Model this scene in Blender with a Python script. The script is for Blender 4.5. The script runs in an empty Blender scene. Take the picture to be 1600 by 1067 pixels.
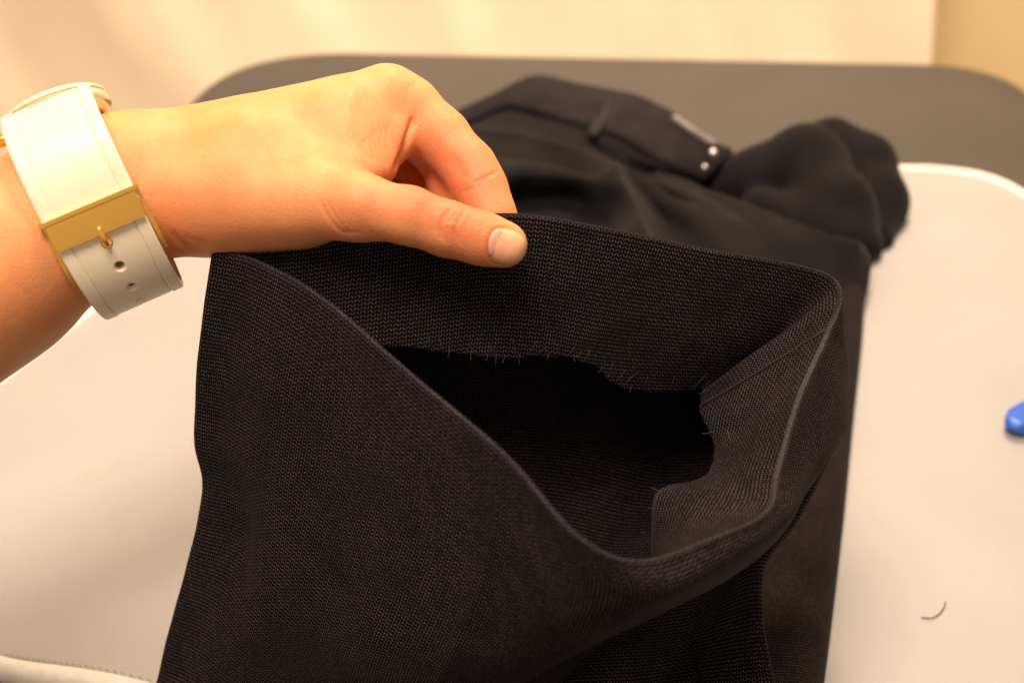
import bpy, math, random
import numpy as np
from mathutils import Vector
random.seed(7); np.random.seed(7)
sc = bpy.context.scene
COL = sc.collection
R = math.radians

# ------------------------------------------------------------------ camera
PITCH = 35.0
CAM = np.array([0.0, 0.0, 0.45])
FPX = 800/math.tan(R(22.5))           # focal length in photo pixels (1600 wide)
FW = np.array([0, math.cos(R(PITCH)), -math.sin(R(PITCH))])
UP = np.array([0, math.sin(R(PITCH)), math.cos(R(PITCH))])
RT = np.array([1.0, 0, 0])
cd = bpy.data.cameras.new('camera'); cam = bpy.data.objects.new('camera', cd); COL.objects.link(cam)
cam.location = CAM; cam.rotation_euler = (R(90-PITCH), 0, 0)
cd.sensor_width = 36; cd.lens = 18/math.tan(R(22.5)); cd.clip_start = 0.01; cd.clip_end = 50
cd.dof.use_dof = True; cd.dof.focus_distance = 0.482; cd.dof.aperture_fstop = 7.0
sc.camera = cam

# ------------------------------------------------------------------ light (indoor, warm lamps)
w = bpy.data.worlds.new('World'); sc.world = w; w.use_nodes = True
bg = w.node_tree.nodes['Background']; bg.inputs[0].default_value = (1.0, 0.785, 0.60, 1); bg.inputs[1].default_value = 0.43
def area(name, loc, target, size, power, color):
    l = bpy.data.lights.new(name, 'AREA'); l.shape = 'DISK'; l.size = size; l.energy = power; l.color = color
    o = bpy.data.objects.new(name, l); COL.objects.link(o); o.location = loc
    o.rotation_euler = (Vector(target)-Vector(loc)).to_track_quat('-Z', 'Y').to_euler()
    return o
area('ceiling_lamp', (-0.22, 0.10, 1.40), (0, 0.50, 0), 0.55, 18.5, (1.0, 0.80, 0.645))
area('room_lamp', (0.25, 1.30, 1.65), (0.1, 1.85, 0), 0.7, 40.0, (1.0, 0.80, 0.60))
sc.view_settings.view_transform = 'Standard'; sc.view_settings.look = 'None'
sc.view_settings.exposure = 0.1; sc.view_settings.gamma = 1.0

# ------------------------------------------------------------------ helpers
def P(px, py, d):
    """photo pixel + distance along the viewing axis -> world point"""
    return CAM + FW*d + RT*((px-800)/FPX*d) + UP*((533.5-py)/FPX*d)
def S(px, py, z):
    r = FW + RT*((px-800)/FPX) + UP*((533.5-py)/FPX)
    return CAM + r*((z-CAM[2])/r[2])
def proj(v):
    q = np.asarray(v)-CAM; d = q@FW
    return 800+FPX*(q@RT)/d, 533.5-FPX*(q@UP)/d, d

def mk(name, verts, faces, mat, parent=None, smooth=True, uv=None, solid=0, offset=-1, bevel=0, attr=None, subsurf=0):
    me = bpy.data.meshes.new(name)
    me.from_pydata([tuple(map(float, v)) for v in verts] if not isinstance(verts, np.ndarray) else verts.tolist(), [], faces if isinstance(faces, list) else faces.tolist())
    me.update()
    if smooth: me.polygons.foreach_set('use_smooth', [True]*len(me.polygons))
    if uv is not None:
        l = me.uv_layers.new(name='UVMap')
        vi = np.empty(len(me.loops), dtype=np.int32); me.loops.foreach_get('vertex_index', vi)
        l.data.foreach_set('uv', np.asarray(uv, dtype=np.float32)[vi].ravel())
    if attr:
        for k, a in attr.items():
            at = me.attributes.new(k, 'FLOAT', 'POINT'); at.data.foreach_set('value', np.asarray(a, dtype=np.float32))
    if mat: me.materials.append(mat)
    o = bpy.data.objects.new(name, me); COL.objects.link(o)
    if parent: o.parent = parent
    if bevel:
        m = o.modifiers.new('bevel', 'BEVEL'); m.width = bevel; m.segments = 3; m.limit_method = 'ANGLE'; m.angle_limit = R(35)
    if solid:
        m = o.modifiers.new('solid', 'SOLIDIFY'); m.thickness = solid; m.offset = offset
    if subsurf:
        m = o.modifiers.new('sub', 'SUBSURF'); m.levels = subsurf; m.render_levels = subsurf
    return o
def thing(name, label, cat, loc=(0, 0, 0), kind=None):
    o = bpy.data.objects.new(name, None); COL.objects.link(o); o.empty_display_size = 0.02
    o['label'] = label; o['category'] = cat
    if kind: o['kind'] = kind
    return o
def tag(o, label, cat=None, kind=None):
    o['label'] = label
    if cat: o['category'] = cat
    if kind: o['kind'] = kind
    return o

def grid_faces(nv, nu, periodic=False):
    j, i = np.meshgrid(np.arange(nv-1), np.arange(nu if periodic else nu-1), indexing='ij')
    i2 = (i+1) % nu
    return np.stack([j*nu+i, j*nu+i2, (j+1)*nu+i2, (j+1)*nu+i], -1).reshape(-1, 4)

def catmull(pts, n, periodic=False):
    """pts (k, ...) -> (n, ...)  samples along first axis"""
    pts = np.asarray(pts, float); k = len(pts)
    t = np.linspace(0, k, n, endpoint=False) if periodic else np.linspace(0, k-1, n)
    i = np.floor(t).astype(int)
    if not periodic: i = np.minimum(i, k-2)
    f = (t-i).reshape((-1,)+(1,)*(pts.ndim-1))
    if periodic: g = lambda a: pts[a % k]
    else:
        ext = np.concatenate([[2*pts[0]-pts[1]], pts, [2*pts[-1]-pts[-2]]]); g = lambda a: ext[a+1]
    p0, p1, p2, p3 = g(i-1), g(i), g(i+1), g(i+2)
    return 0.5*((2*p1)+(-p0+p2)*f+(2*p0-5*p1+4*p2-p3)*f**2+(-p0+3*p1-3*p2+p3)*f**3)

def gnormals(G, periodic=False):
    if periodic: du = np.roll(G, -1, 1)-np.roll(G, 1, 1)
    else: du = np.gradient(G, axis=1)
    dv = np.gradient(G, axis=0)
    n = np.cross(du, dv); return n/(np.linalg.norm(n, axis=-1, keepdims=True)+1e-12)

def vnoise(p, scale, seed=0):
    """smooth value noise at points p (...,3)"""
    rs = np.random.RandomState(seed); T = rs.rand(16, 16, 16)*2-1
    q = np.asarray(p)/scale; i = np.floor(q).astype(int); f = q-i; f = f*f*(3-2*f)
    r = 0
    for a in (0, 1):
        for b in (0, 1):
            for c in (0, 1):
                wgt = (f[..., 0] if a else 1-f[..., 0])*(f[..., 1] if b else 1-f[..., 1])*(f[..., 2] if c else 1-f[..., 2])
                r = r + wgt*T[(i[..., 0]+a) % 16, (i[..., 1]+b) % 16, (i[..., 2]+c) % 16]
    return r

def tube(pts, r, seg=8, cap=True):
    pts = np.asarray(pts, float); n = len(pts)
    r = np.broadcast_to(r, (n,))
    t = np.gradient(pts, axis=0); t /= np.linalg.norm(t, axis=1, keepdims=True)+1e-12
    ref = np.array([0.13, 0.31, 0.94]); V = []
    a = np.cross(t, ref); a /= np.linalg.norm(a, axis=1, keepdims=True); b = np.cross(t, a)
    ph = np.linspace(0, 2*np.pi, seg, endpoint=False)
    V = pts[:, None]+r[:, None, None]*(np.cos(ph)[None, :, None]*a[:, None]+np.sin(ph)[None, :, None]*b[:, None])
    F = grid_faces(n, seg, True).tolist(); V = V.reshape(-1, 3)
    if cap: F += [list(range(seg))[::-1], list(range((n-1)*seg, n*seg))]
    return V, F

# ------------------------------------------------------------------ SDF meshing (surface nets)
def mesh_sdf(f, lo, hi, h):
    lo = np.array(lo); n = np.ceil((np.array(hi)-lo)/h).astype(int)+1; n = (n+3)//4*4
    cax = [lo[a]+(np.arange(n[a]//4)*4+1.5)*h for a in range(3)]
    Cg = np.stack(np.meshgrid(*cax, indexing='ij'), -1)
    cv = f(Cg.reshape(-1, 3)).reshape(Cg.shape[:3]).astype(np.float32)
    v = cv.repeat(4, 0).repeat(4, 1).repeat(4, 2)
    idx = np.argwhere(np.abs(v) < 9*h)
    vals = np.empty(len(idx), np.float32)
    for s in range(0, len(idx), 400000):
        vals[s:s+400000] = f(lo+idx[s:s+400000]*h)
    v[idx[:, 0], idx[:, 1], idx[:, 2]] = vals
    ins = v < 0
    c = [ins[a:n[0]-1+a, b:n[1]-1+b, d:n[2]-1+d] for a in (0, 1) for b in (0, 1) for d in (0, 1)]
    sm = sum(x.astype(np.int8) for x in c)
    act = np.argwhere((sm > 0) & (sm < 8))
    vid = -np.ones(tuple(n), np.int64); vid[act[:, 0], act[:, 1], act[:, 2]] = np.arange(len(act))
    acc = np.zeros((len(act), 3)); cnt = np.zeros(len(act))
    corners = [(a, b, d) for a in (0, 1) for b in (0, 1) for d in (0, 1)]
    for p in corners:
        for ax in range(3):
            if p[ax]: continue
            q = list(p); q[ax] = 1
            va = v[act[:, 0]+p[0], act[:, 1]+p[1], act[:, 2]+p[2]]; vb = v[act[:, 0]+q[0], act[:, 1]+q[1], act[:, 2]+q[2]]
            m = (va < 0) != (vb < 0); t = np.where(m, va/(va-vb+1e-20), 0)
            pt = np.tile(np.array(p, float), (len(act), 1)); pt[:, ax] = t
            acc += pt*m[:, None]; cnt += m
    V = lo+(act+acc/cnt[:, None])*h
    F = []
    for ax in range(3):
        sl = [slice(1, -1)]*3; s0 = list(sl); s1 = list(sl)
        a = np.moveaxis(ins, ax, 0); m = a[1:-2] != a[2:-1]
        e = np.argwhere(m[:, 1:-1, 1:-1]); 
        e = e+1
        sg = a[e[:, 0], e[:, 1], e[:, 2]]
        o1, o2 = [(1, 2), (2, 0), (0, 1)][ax]
        # indices in moved axes: (ax, others in natural order)
        oth = [x for x in range(3) if x != ax]
        idx3 = np.empty_like(e); idx3[:, ax] = e[:, 0]; idx3[:, oth[0]] = e[:, 1]; idx3[:, oth[1]] = e[:, 2]
        def cell(d1, d2):
            k = idx3.copy(); k[:, o1] -= d1; k[:, o2] -= d2
            return vid[k[:, 0], k[:, 1], k[:, 2]]
        Q = np.stack([cell(1, 1), cell(0, 1), cell(0, 0), cell(1, 0)], -1)
        Q = np.where(sg[:, None], Q, Q[:, ::-1]); F.append(Q[(Q >= 0).all(1)])
    return V, np.concatenate(F)

def sgrad(f, V, e=2e-4):
    g = np.stack([f(V+np.eye(3)[a]*e)-f(V-np.eye(3)[a]*e) for a in range(3)], -1)
    return g/(np.linalg.norm(g, axis=1, keepdims=True)+1e-12)
def capsule(p, a, b, ra, rb):
    ab = b-a; t = np.clip(((p-a)@ab)/(ab@ab), 0, 1)
    return np.linalg.norm(p-a-t[:, None]*ab, axis=1)-(ra+(rb-ra)*t)
def smin(a, b, k):
    h = np.clip(0.5+0.5*(b-a)/k, 0, 1); return b+(a-b)*h-k*h*(1-h)

# ------------------------------------------------------------------ materials
def nodes(name):
    m = bpy.data.materials.new(name); m.use_nodes = True; nt = m.node_tree
    return m, nt, nt.nodes['Principled BSDF']
class N:
    def __init__(s, nt): s.nt = nt
    def add(s, t, **kw):
        n = s.nt.nodes.new(t)
        for k, v in kw.items(): setattr(n, k, v)
        return n
    def set(s, inp, v):
        if isinstance(v, bpy.types.NodeSocket): s.nt.links.new(v, inp)
        else: inp.default_value = v
    def math(s, op, a, b=0.0, c=0.0):
        n = s.add('ShaderNodeMath', operation=op)
        s.set(n.inputs[0], a); s.set(n.inputs[1], b); s.set(n.inputs[2], c); return n.outputs[0]
    def mix(s, f, a, b):
        n = s.add('ShaderNodeMix', data_type='RGBA'); s.set(n.inputs[0], f); s.set(n.inputs[6], a); s.set(n.inputs[7], b); return n.outputs[2]
    def noise(s, scale, detail=3, vec=None, rough=0.5):
        n = s.add('ShaderNodeTexNoise'); n.inputs['Scale'].default_value = scale; n.inputs['Detail'].default_value = detail; n.inputs['Roughness'].default_value = rough
        s.set(n.inputs['Vector'], vec if vec is not None else s.obj()); return n.outputs['Fac']
    def obj(s):
        return s.add('ShaderNodeTexCoord').outputs['Object']
    def ss(s, v, a, b, lo=0.0, hi=1.0):
        n = s.add('ShaderNodeMapRange', interpolation_type='SMOOTHSTEP'); s.set(n.inputs[0], v); n.inputs[1].default_value = a; n.inputs[2].default_value = b
        n.inputs[3].default_value = lo; n.inputs[4].default_value = hi; return n.outputs[0]
    def bump(s, h, strength, dist, bsdf):
        n = s.add('ShaderNodeBump'); n.inputs['Strength'].default_value = strength; n.inputs['Distance'].default_value = dist
        s.set(n.inputs['Height'], h); s.set(bsdf.inputs['Normal'], n.outputs[0]); return n
def rgb(r, g, b): return (r, g, b, 1)
def plain(name, col, rough=0.5, metal=0.0, nz=0, amt=0.15, bump=0.0, bs=800, spec=0.5):
    m, nt, b = nodes(name); n = N(nt)
    b.inputs['Roughness'].default_value = rough; b.inputs['Metallic'].default_value = metal; b.inputs['Specular IOR Level'].default_value = spec
    if nz:
        f = n.noise(nz, 4); d = tuple(c*(1-amt) for c in col[:3])+(1,); l = tuple(min(1, c*(1+amt)) for c in col[:3])+(1,)
        n.set(b.inputs['Base Color'], n.mix(n.ss(f, 0.3, 0.7), d, l))
    else: b.inputs['Base Color'].default_value = col
    if bump: n.bump(n.noise(bs, 3), bump, 0.0004, b)
    return m

def hfw(n, uvn): return n.noise(700, 3, uvn)
def weave(name, ground, yarn, pu=0.00122, pv=0.00165, contrast=1.0, metre=True):
    m, nt, b = nodes(name); n = N(nt)
    uvn = n.add('ShaderNodeTexCoord').outputs['UV']
    wob = n.add('ShaderNodeTexNoise'); wob.inputs['Scale'].default_value = 90; wob.inputs['Detail'].default_value = 2; nt.links.new(uvn, wob.inputs['Vector'])
    vm = n.add('ShaderNodeVectorMath', operation='MULTIPLY_ADD'); nt.links.new(wob.outputs['Color'], vm.inputs[0]); vm.inputs[1].default_value = (0.0008, 0.0008, 0); nt.links.new(uvn, vm.inputs[2])
    sep = n.add('ShaderNodeSeparateXYZ'); nt.links.new(vm.outputs[0], sep.inputs[0])
    U = n.math('DIVIDE', sep.outputs[0], pu); V = n.math('DIVIDE', sep.outputs[1], pv)
    fu = n.math('SUBTRACT', n.math('FRACT', U), 0.5)
    par = n.math('FRACT', n.math('MULTIPLY', n.math('FLOOR', U), 0.5))      # 0 or .5
    sg = n.math('SUBTRACT', n.math('MULTIPLY', par, 4.0), 1.0)              # -1 / +1
    vs = n.math('ADD', V, n.math('MULTIPLY', n.math('MULTIPLY', fu, sg), 0.85))
    fv = n.math('SUBTRACT', n.math('FRACT', vs), 0.5)
    dx = n.math('ABSOLUTE', fu); dy = n.math('ABSOLUTE', fv)
    mask = n.math('MULTIPLY', n.ss(dx, 0.18, 0.38, 1, 0), n.ss(dy, 0.09, 0.25, 1, 0))
    # per-stitch brightness
    wn = n.add('ShaderNodeTexWhiteNoise', noise_dimensions='2D'); cb = n.add('ShaderNodeCombineXYZ')
    n.set(cb.inputs[0], n.math('FLOOR', U)); n.set(cb.inputs[1], n.math('FLOOR', vs)); nt.links.new(cb.outputs[0], wn.inputs['Vector'])
    var = n.math('MULTIPLY_ADD', wn.outputs['Value'], 0.7, 0.55)
    big = n.noise(45, 3, uvn)
    fac = n.math('MULTIPLY', n.math('MULTIPLY', mask, var), n.ss(big, 0.25, 0.75, 0.6*contrast, 1.0*contrast))
    # rib lines between rows
    gcol = n.mix(n.ss(dy, 0.25, 0.5), ground, tuple(c*0.55 for c in ground[:3])+(1,))
    col = n.mix(fac, gcol, yarn)
    at = n.add('ShaderNodeAttribute'); at.attribute_name = 'wear'
    col = n.mix(n.math('MULTIPLY', at.outputs['Fac'], n.ss(hfw(n, uvn), 0.3, 0.7, 0.5, 1.0)), col, rgb(0.075, 0.070, 0.078))
    n.set(b.inputs['Base Color'], col)
    b.inputs['Roughness'].default_value = 0.85; b.inputs['Specular IOR Level'].default_value = 0.10
    b.inputs['Sheen Weight'].default_value = 0.015; b.inputs['Sheen Roughness'].default_value = 0.45
    b.inputs['Sheen Tint'].default_value = (0.9, 0.85, 0.85, 1)
    hf = n.noise(2600, 2, uvn)
    hh = n.math('ADD', mask, n.math('MULTIPLY', hf, 0.5))
    n.bump(hh, 0.5, 0.00025, b)
    return m

M_weave = weave('wool_weave', rgb(0.0018, 0.0012, 0.0013), rgb(0.112, 0.086, 0.084))
M_flatwool = plain('wool_far', rgb(0.0062, 0.0050, 0.0060), 0.85, nz=60, amt=0.25, bump=0.2, bs=1500, spec=0.15)
M_flatwool.node_tree.nodes['Principled BSDF'].inputs['Sheen Weight'].default_value = 0.035
M_band = plain('waistband_wool', rgb(0.015, 0.0125, 0.0145), 0.8, nz=60, amt=0.25, spec=0.15)
M_thread = plain('black_thread', rgb(0.006, 0.005, 0.006), 0.9, spec=0.1)
M_stitch = plain('overcast_thread', rgb(0.06, 0.052, 0.05), 0.6)
M_steel = plain('steel_hook', rgb(0.7, 0.7, 0.72), 0.3, 1.0)
M_trim = plain('pale_lining', rgb(0.30, 0.26, 0.24), 0.8)
M_gold = plain('gold_metal', rgb(1.0, 0.58, 0.12), 0.22, 0.80)
M_rose = plain('pale_gold_case', rgb(0.93, 0.78, 0.58), 0.2, 0.7)
M_strap = plain('white_rubber', rgb(0.94, 0.82, 0.60), 0.38, nz=30, amt=0.03, bump=0.03, bs=3000)
M_groove = plain('strap_groove', rgb(0.45, 0.34, 0.22), 0.6)
M_hole = plain('hole_shade', rgb(0.16, 0.09, 0.05), 0.7)
M_crystal = plain('watch_crystal', rgb(0.95, 0.93, 0.88), 0.05, 0.0)
M_blue = plain('blue_plastic', rgb(0.02, 0.12, 0.62), 0.35)
M_hair = plain('blue_thread', rgb(0.06, 0.05, 0.09), 0.6)

def pad_material():
    m, nt, b = nodes('pad_fabric'); n = N(nt)
    o = n.obj(); f = n.noise(7, 4, o); g = n.noise(900, 2, o)
    c = n.mix(n.ss(f, 0.3, 0.75), rgb(0.44, 0.42, 0.405), rgb(0.50, 0.48, 0.465))
    c = n.mix(n.ss(g, 0.35, 0.75, 0, 0.5), c, rgb(0.40, 0.37, 0.345))
    st = n.noise(14, 5, o, 0.7); c = n.mix(n.ss(st, 0.55, 0.80, 0, 0.45), c, rgb(0.42, 0.345, 0.28))
    n.set(b.inputs['Base Color'], c); b.inputs['Roughness'].default_value = 0.55; b.inputs['Specular IOR Level'].default_value = 0.35
    w1 = n.add('ShaderNodeTexWave', wave_type='BANDS', bands_direction='X'); w1.inputs['Scale'].default_value = 420
    w2 = n.add('ShaderNodeTexWave', wave_type='BANDS', bands_direction='Y'); w2.inputs['Scale'].default_value = 420
    nt.links.new(o, w1.inputs['Vector']); nt.links.new(o, w2.inputs['Vector'])
    h = n.math('ADD', n.math('ADD', w1.outputs['Fac'], w2.outputs['Fac']), n.math('MULTIPLY', n.noise(120, 4, o), 3.0))
    n.bump(h, 0.35, 0.0003, b); return m
M_pad = pad_material()
M_rim = plain('white_binding', rgb(0.88, 0.82, 0.74), 0.5, nz=200, amt=0.06)
M_table = plain('grey_table', rgb(0.055, 0.048, 0.046), 0.5, nz=12, amt=0.06, bump=0.15, bs=1200)
M_leg = plain('grey_steel', rgb(0.2, 0.19, 0.18), 0.35, 0.8)
M_wall = plain('ochre_wall', rgb(0.95, 0.77, 0.42), 0.9, nz=2, amt=0.05)
M_floor = plain('beige_floor', rgb(0.55, 0.42, 0.28), 0.8, nz=3, amt=0.1)
M_sheet = plain('cream_sheet', rgb(0.94, 0.79, 0.58), 0.9, nz=6, amt=0.04)

def skin_material():
    m, nt, b = nodes('skin'); n = N(nt); o = n.obj()
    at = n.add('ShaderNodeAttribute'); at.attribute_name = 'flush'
    f1 = n.noise(55, 4, o); f2 = n.noise(400, 3, o)
    base = n.mix(n.ss(f1, 0.3, 0.72), rgb(0.78, 0.335, 0.125), rgb(0.86, 0.410, 0.168))
    base = n.mix(n.ss(f2, 0.45, 0.75, 0, 0.25), base, rgb(0.68, 0.29, 0.13))
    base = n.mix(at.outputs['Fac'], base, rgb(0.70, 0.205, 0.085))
    n.set(b.inputs['Base Color'], base)
    b.inputs['Roughness'].default_value = 0.5; b.inputs['Specular IOR Level'].default_value = 0.35
    b.inputs['Subsurface Weight'].default_value = 0.35
    b.inputs['Subsurface Radius'].default_value = (1.0, 0.35, 0.15); b.inputs['Subsurface Scale'].default_value = 0.0035
    vo = n.add('ShaderNodeTexVoronoi'); vo.inputs['Scale'].default_value = 1100; nt.links.new(o, vo.inputs['Vector'])
    h = n.math('ADD', n.math('MULTIPLY', vo.outputs['Distance'], 0.6), n.math('MULTIPLY', n.noise(350, 5, o, 0.65), 1.3))
    n.bump(h, 0.40, 0.00035, b); return m
M_skin = skin_material()
M_nail = plain('peach_nail_polish', rgb(0.95, 0.50, 0.27), 0.3, nz=300, amt=0.03, spec=0.35)
M_barenail = plain('bare_nail', rgb(0.78, 0.38, 0.27), 0.4)

# ------------------------------------------------------------------ setting
def box(name, lo, hi, mat, parent=None, bevel=0.0):
    x0, y0, z0 = lo; x1, y1, z1 = hi
    v = [(x0,y0,z0),(x1,y0,z0),(x1,y1,z0),(x0,y1,z0),(x0,y0,z1),(x1,y0,z1),(x1,y1,z1),(x0,y1,z1)]
    f = [[3,2,1,0],[4,5,6,7],[0,1,5,4],[1,2,6,5],[2,3,7,6],[3,0,4,7]]
    return mk(name, v, f, mat, parent, smooth=False, bevel=bevel)
def rounded_poly(corners, r, seg=14):
    """corners CCW (2D) with corner radius"""
    out = []; n = len(corners)
    for i in range(n):
        p = np.array(corners[i]); a = np.array(corners[i-1])-p; b = np.array(corners[(i+1) % n])-p
        la, lb = np.linalg.norm(a), np.linalg.norm(b); a /= la; b /= lb
        rr = r[i] if isinstance(r, (list, tuple)) else r
        for k in range(seg+1):
            t = k/seg; q0 = p+a*rr; q1 = p+b*rr
            out.append((1-t)**2*q0+2*t*(1-t)*(p*0.86+0.14*(q0+q1)/2)+t**2*q1)
    return np.array(out)
def slab(name, outline, z0, z1, edge, mat, parent, nring=6):
    """solid slab with rounded rim; outline CCW (n,2)"""
    n = len(outline); c = outline.mean(0)
    nx = np.roll(outline, -1, 0)-np.roll(outline, 1, 0); nrm = np.stack([nx[:, 1], -nx[:, 0]], -1); nrm /= np.linalg.norm(nrm, axis=1, keepdims=True)+1e-9
    rings = []
    for k in range(nring+1):
        a = k/nring*np.pi/2; off = -edge+edge*math.cos(a); z = z1-edge+edge*math.sin(a)
        rings.append(np.column_stack([outline+nrm*off, np.full(n, z)]))
    rings = [np.column_stack([outline, np.full(n, z0)])]+rings
    V = np.concatenate(rings); F = grid_faces(len(rings), n, True).tolist()
    F.append(list(range((len(rings)-1)*n, len(rings)*n))); F.append(list(range(n))[::-1])
    o = mk(name, V, F, mat, parent)
    return o

floor = box('floor', (-3, -1.5, -0.80), (3, 3.2, -0.74), M_floor); floor['kind'] = 'structure'
wall = box('wall', (-3, 2.10, -0.74), (3, 2.20, 2.2), M_wall); wall['kind'] = 'structure'

# cream sheet hanging behind the table
U = np.linspace(0, 1, 260); Vv = np.linspace(0, 1, 70)
uu, vv = np.meshgrid(U, Vv)
xl = -0.92+0.30*vv; xr = 0.66-0.05*vv
X = xl+(xr-xl)*uu; Z = -0.70+1.6*vv
fold = 0.022*np.sin(X*4+Z*2.2+1)+0.007*np.sin(X*13+Z*6+0.4)+0.013*vnoise(np.stack([X+Z*.5, Z*0.35, X*0], -1), 0.15, 5)+0.006*vnoise(np.stack([X+Z*.5, Z*0.3, X*0], -1), 0.07, 6)
Y = 1.98-0.32*(1-vv)**2+fold*(0.6+0.8*(1-vv))
G = np.stack([X, Y, Z], -1)
sh = mk('backdrop_sheet', G.reshape(-1, 3), grid_faces(70, 260), M_sheet, solid=0.002)
tag(sh, 'cream cloth sheet hanging in soft folds behind the grey table', 'sheet')

# grey table with rounded corners
tb = thing('table', 'dark grey table with rounded corners under the ironing pad', 'table')
TZ = -0.014
far_r = S(1580, 101, TZ)[:2]; far_l = S(352, 77, TZ)[:2]
e = (far_l-far_r)/np.linalg.norm(far_l-far_r); pr = np.array([-e[1], e[0]])
if pr[1] > 0: pr = -pr
outl = rounded_poly([far_l, far_l+pr*1.45+e*0.02, far_r+pr*1.45-e*0.02, far_r], [0.12, 0.05, 0.05, 0.08])
slab('tabletop', outl, TZ-0.028, TZ, 0.006, M_table, tb)
for q in (far_l*0.86+far_r*0.14+pr*0.09, far_l*0.14+far_r*0.86+pr*0.09, far_l*0.86+far_r*0.14+pr*1.36, far_l*0.14+far_r*0.86+pr*1.36):
    V, F = tube([(q[0], q[1], -0.739), (q[0], q[1], TZ-0.027)], 0.018, 16); mk('leg', V, F, M_leg, tb)

# ironing pad: quilted top + bound edge
pad = thing('ironing_pad', 'beige rounded ironing pad with pale bound edge lying on the grey table', 'ironing pad')
cp = [(1400,262),(1470,264),(1540,275),(1600,303),(1690,370),(1800,520),(1850,760),(1700,1150),(1200,1330),(600,1190),(210,1072),(0,1036),(-160,985),(-230,850),(-150,700),(0,592),(90,522),(210,430),(350,335),(520,280),(760,262),(1100,260)]
outp = catmull([S(x, y, 0.0)[:2] for x, y in cp][::-1], 260, True)
# orientation check -> CCW
ar = 0.5*np.sum(outp[:, 0]*np.roll(outp[:, 1], -1)-outp[:, 1]*np.roll(outp[:, 0], -1))
if ar < 0: outp = outp[::-1]
slab('pad_top', outp, TZ+0.0005, 0.0, 0.006, M_pad, pad)
loop = np.column_stack([outp, np.full(len(outp), -0.0042)])
loop = np.concatenate([loop, loop[:1]])
V, F = tube(loop, 0.0060, 10, cap=False); mk('edge_binding', V, F, M_rim, pad)
# stitches along the near left edge of the binding
nx = np.roll(outp, -1, 0)-np.roll(outp, 1, 0); nrm2 = np.stack([nx[:, 1], -nx[:, 0]], -1); nrm2 /= np.linalg.norm(nrm2, axis=1, keepdims=True)
fine = catmull(outp, 260*9, True); fn = catmull(nrm2, 260*9, True)
px, py, _ = proj(np.column_stack([fine, np.zeros(len(fine))]))
sel = [i for i in range(0, len(fine), 5) if 0 <= px[i] < 340 and 1000 < py[i] < 1090]
st_mesh = None
for i in sel:
    a = fine[i]-fn[i]*0.0052; t = fine[(i+2) % len(fine)]-fine[i]; t /= np.linalg.norm(t)+1e-9
    pts = [(*(a-t*0.0010), 0.0004), (*a, 0.0011), (*(a+t*0.0010+fn[i]*0.0008), 0.0004)]
    V, F = tube(catmull(pts, 5), 0.00022, 5); mk('stitch', V, F, M_groove, pad)

# ------------------------------------------------------------------ trousers: raised leg end
tr = thing('trousers', 'dark charcoal wool trousers on the ironing pad with one hem held open', 'trousers')
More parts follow.
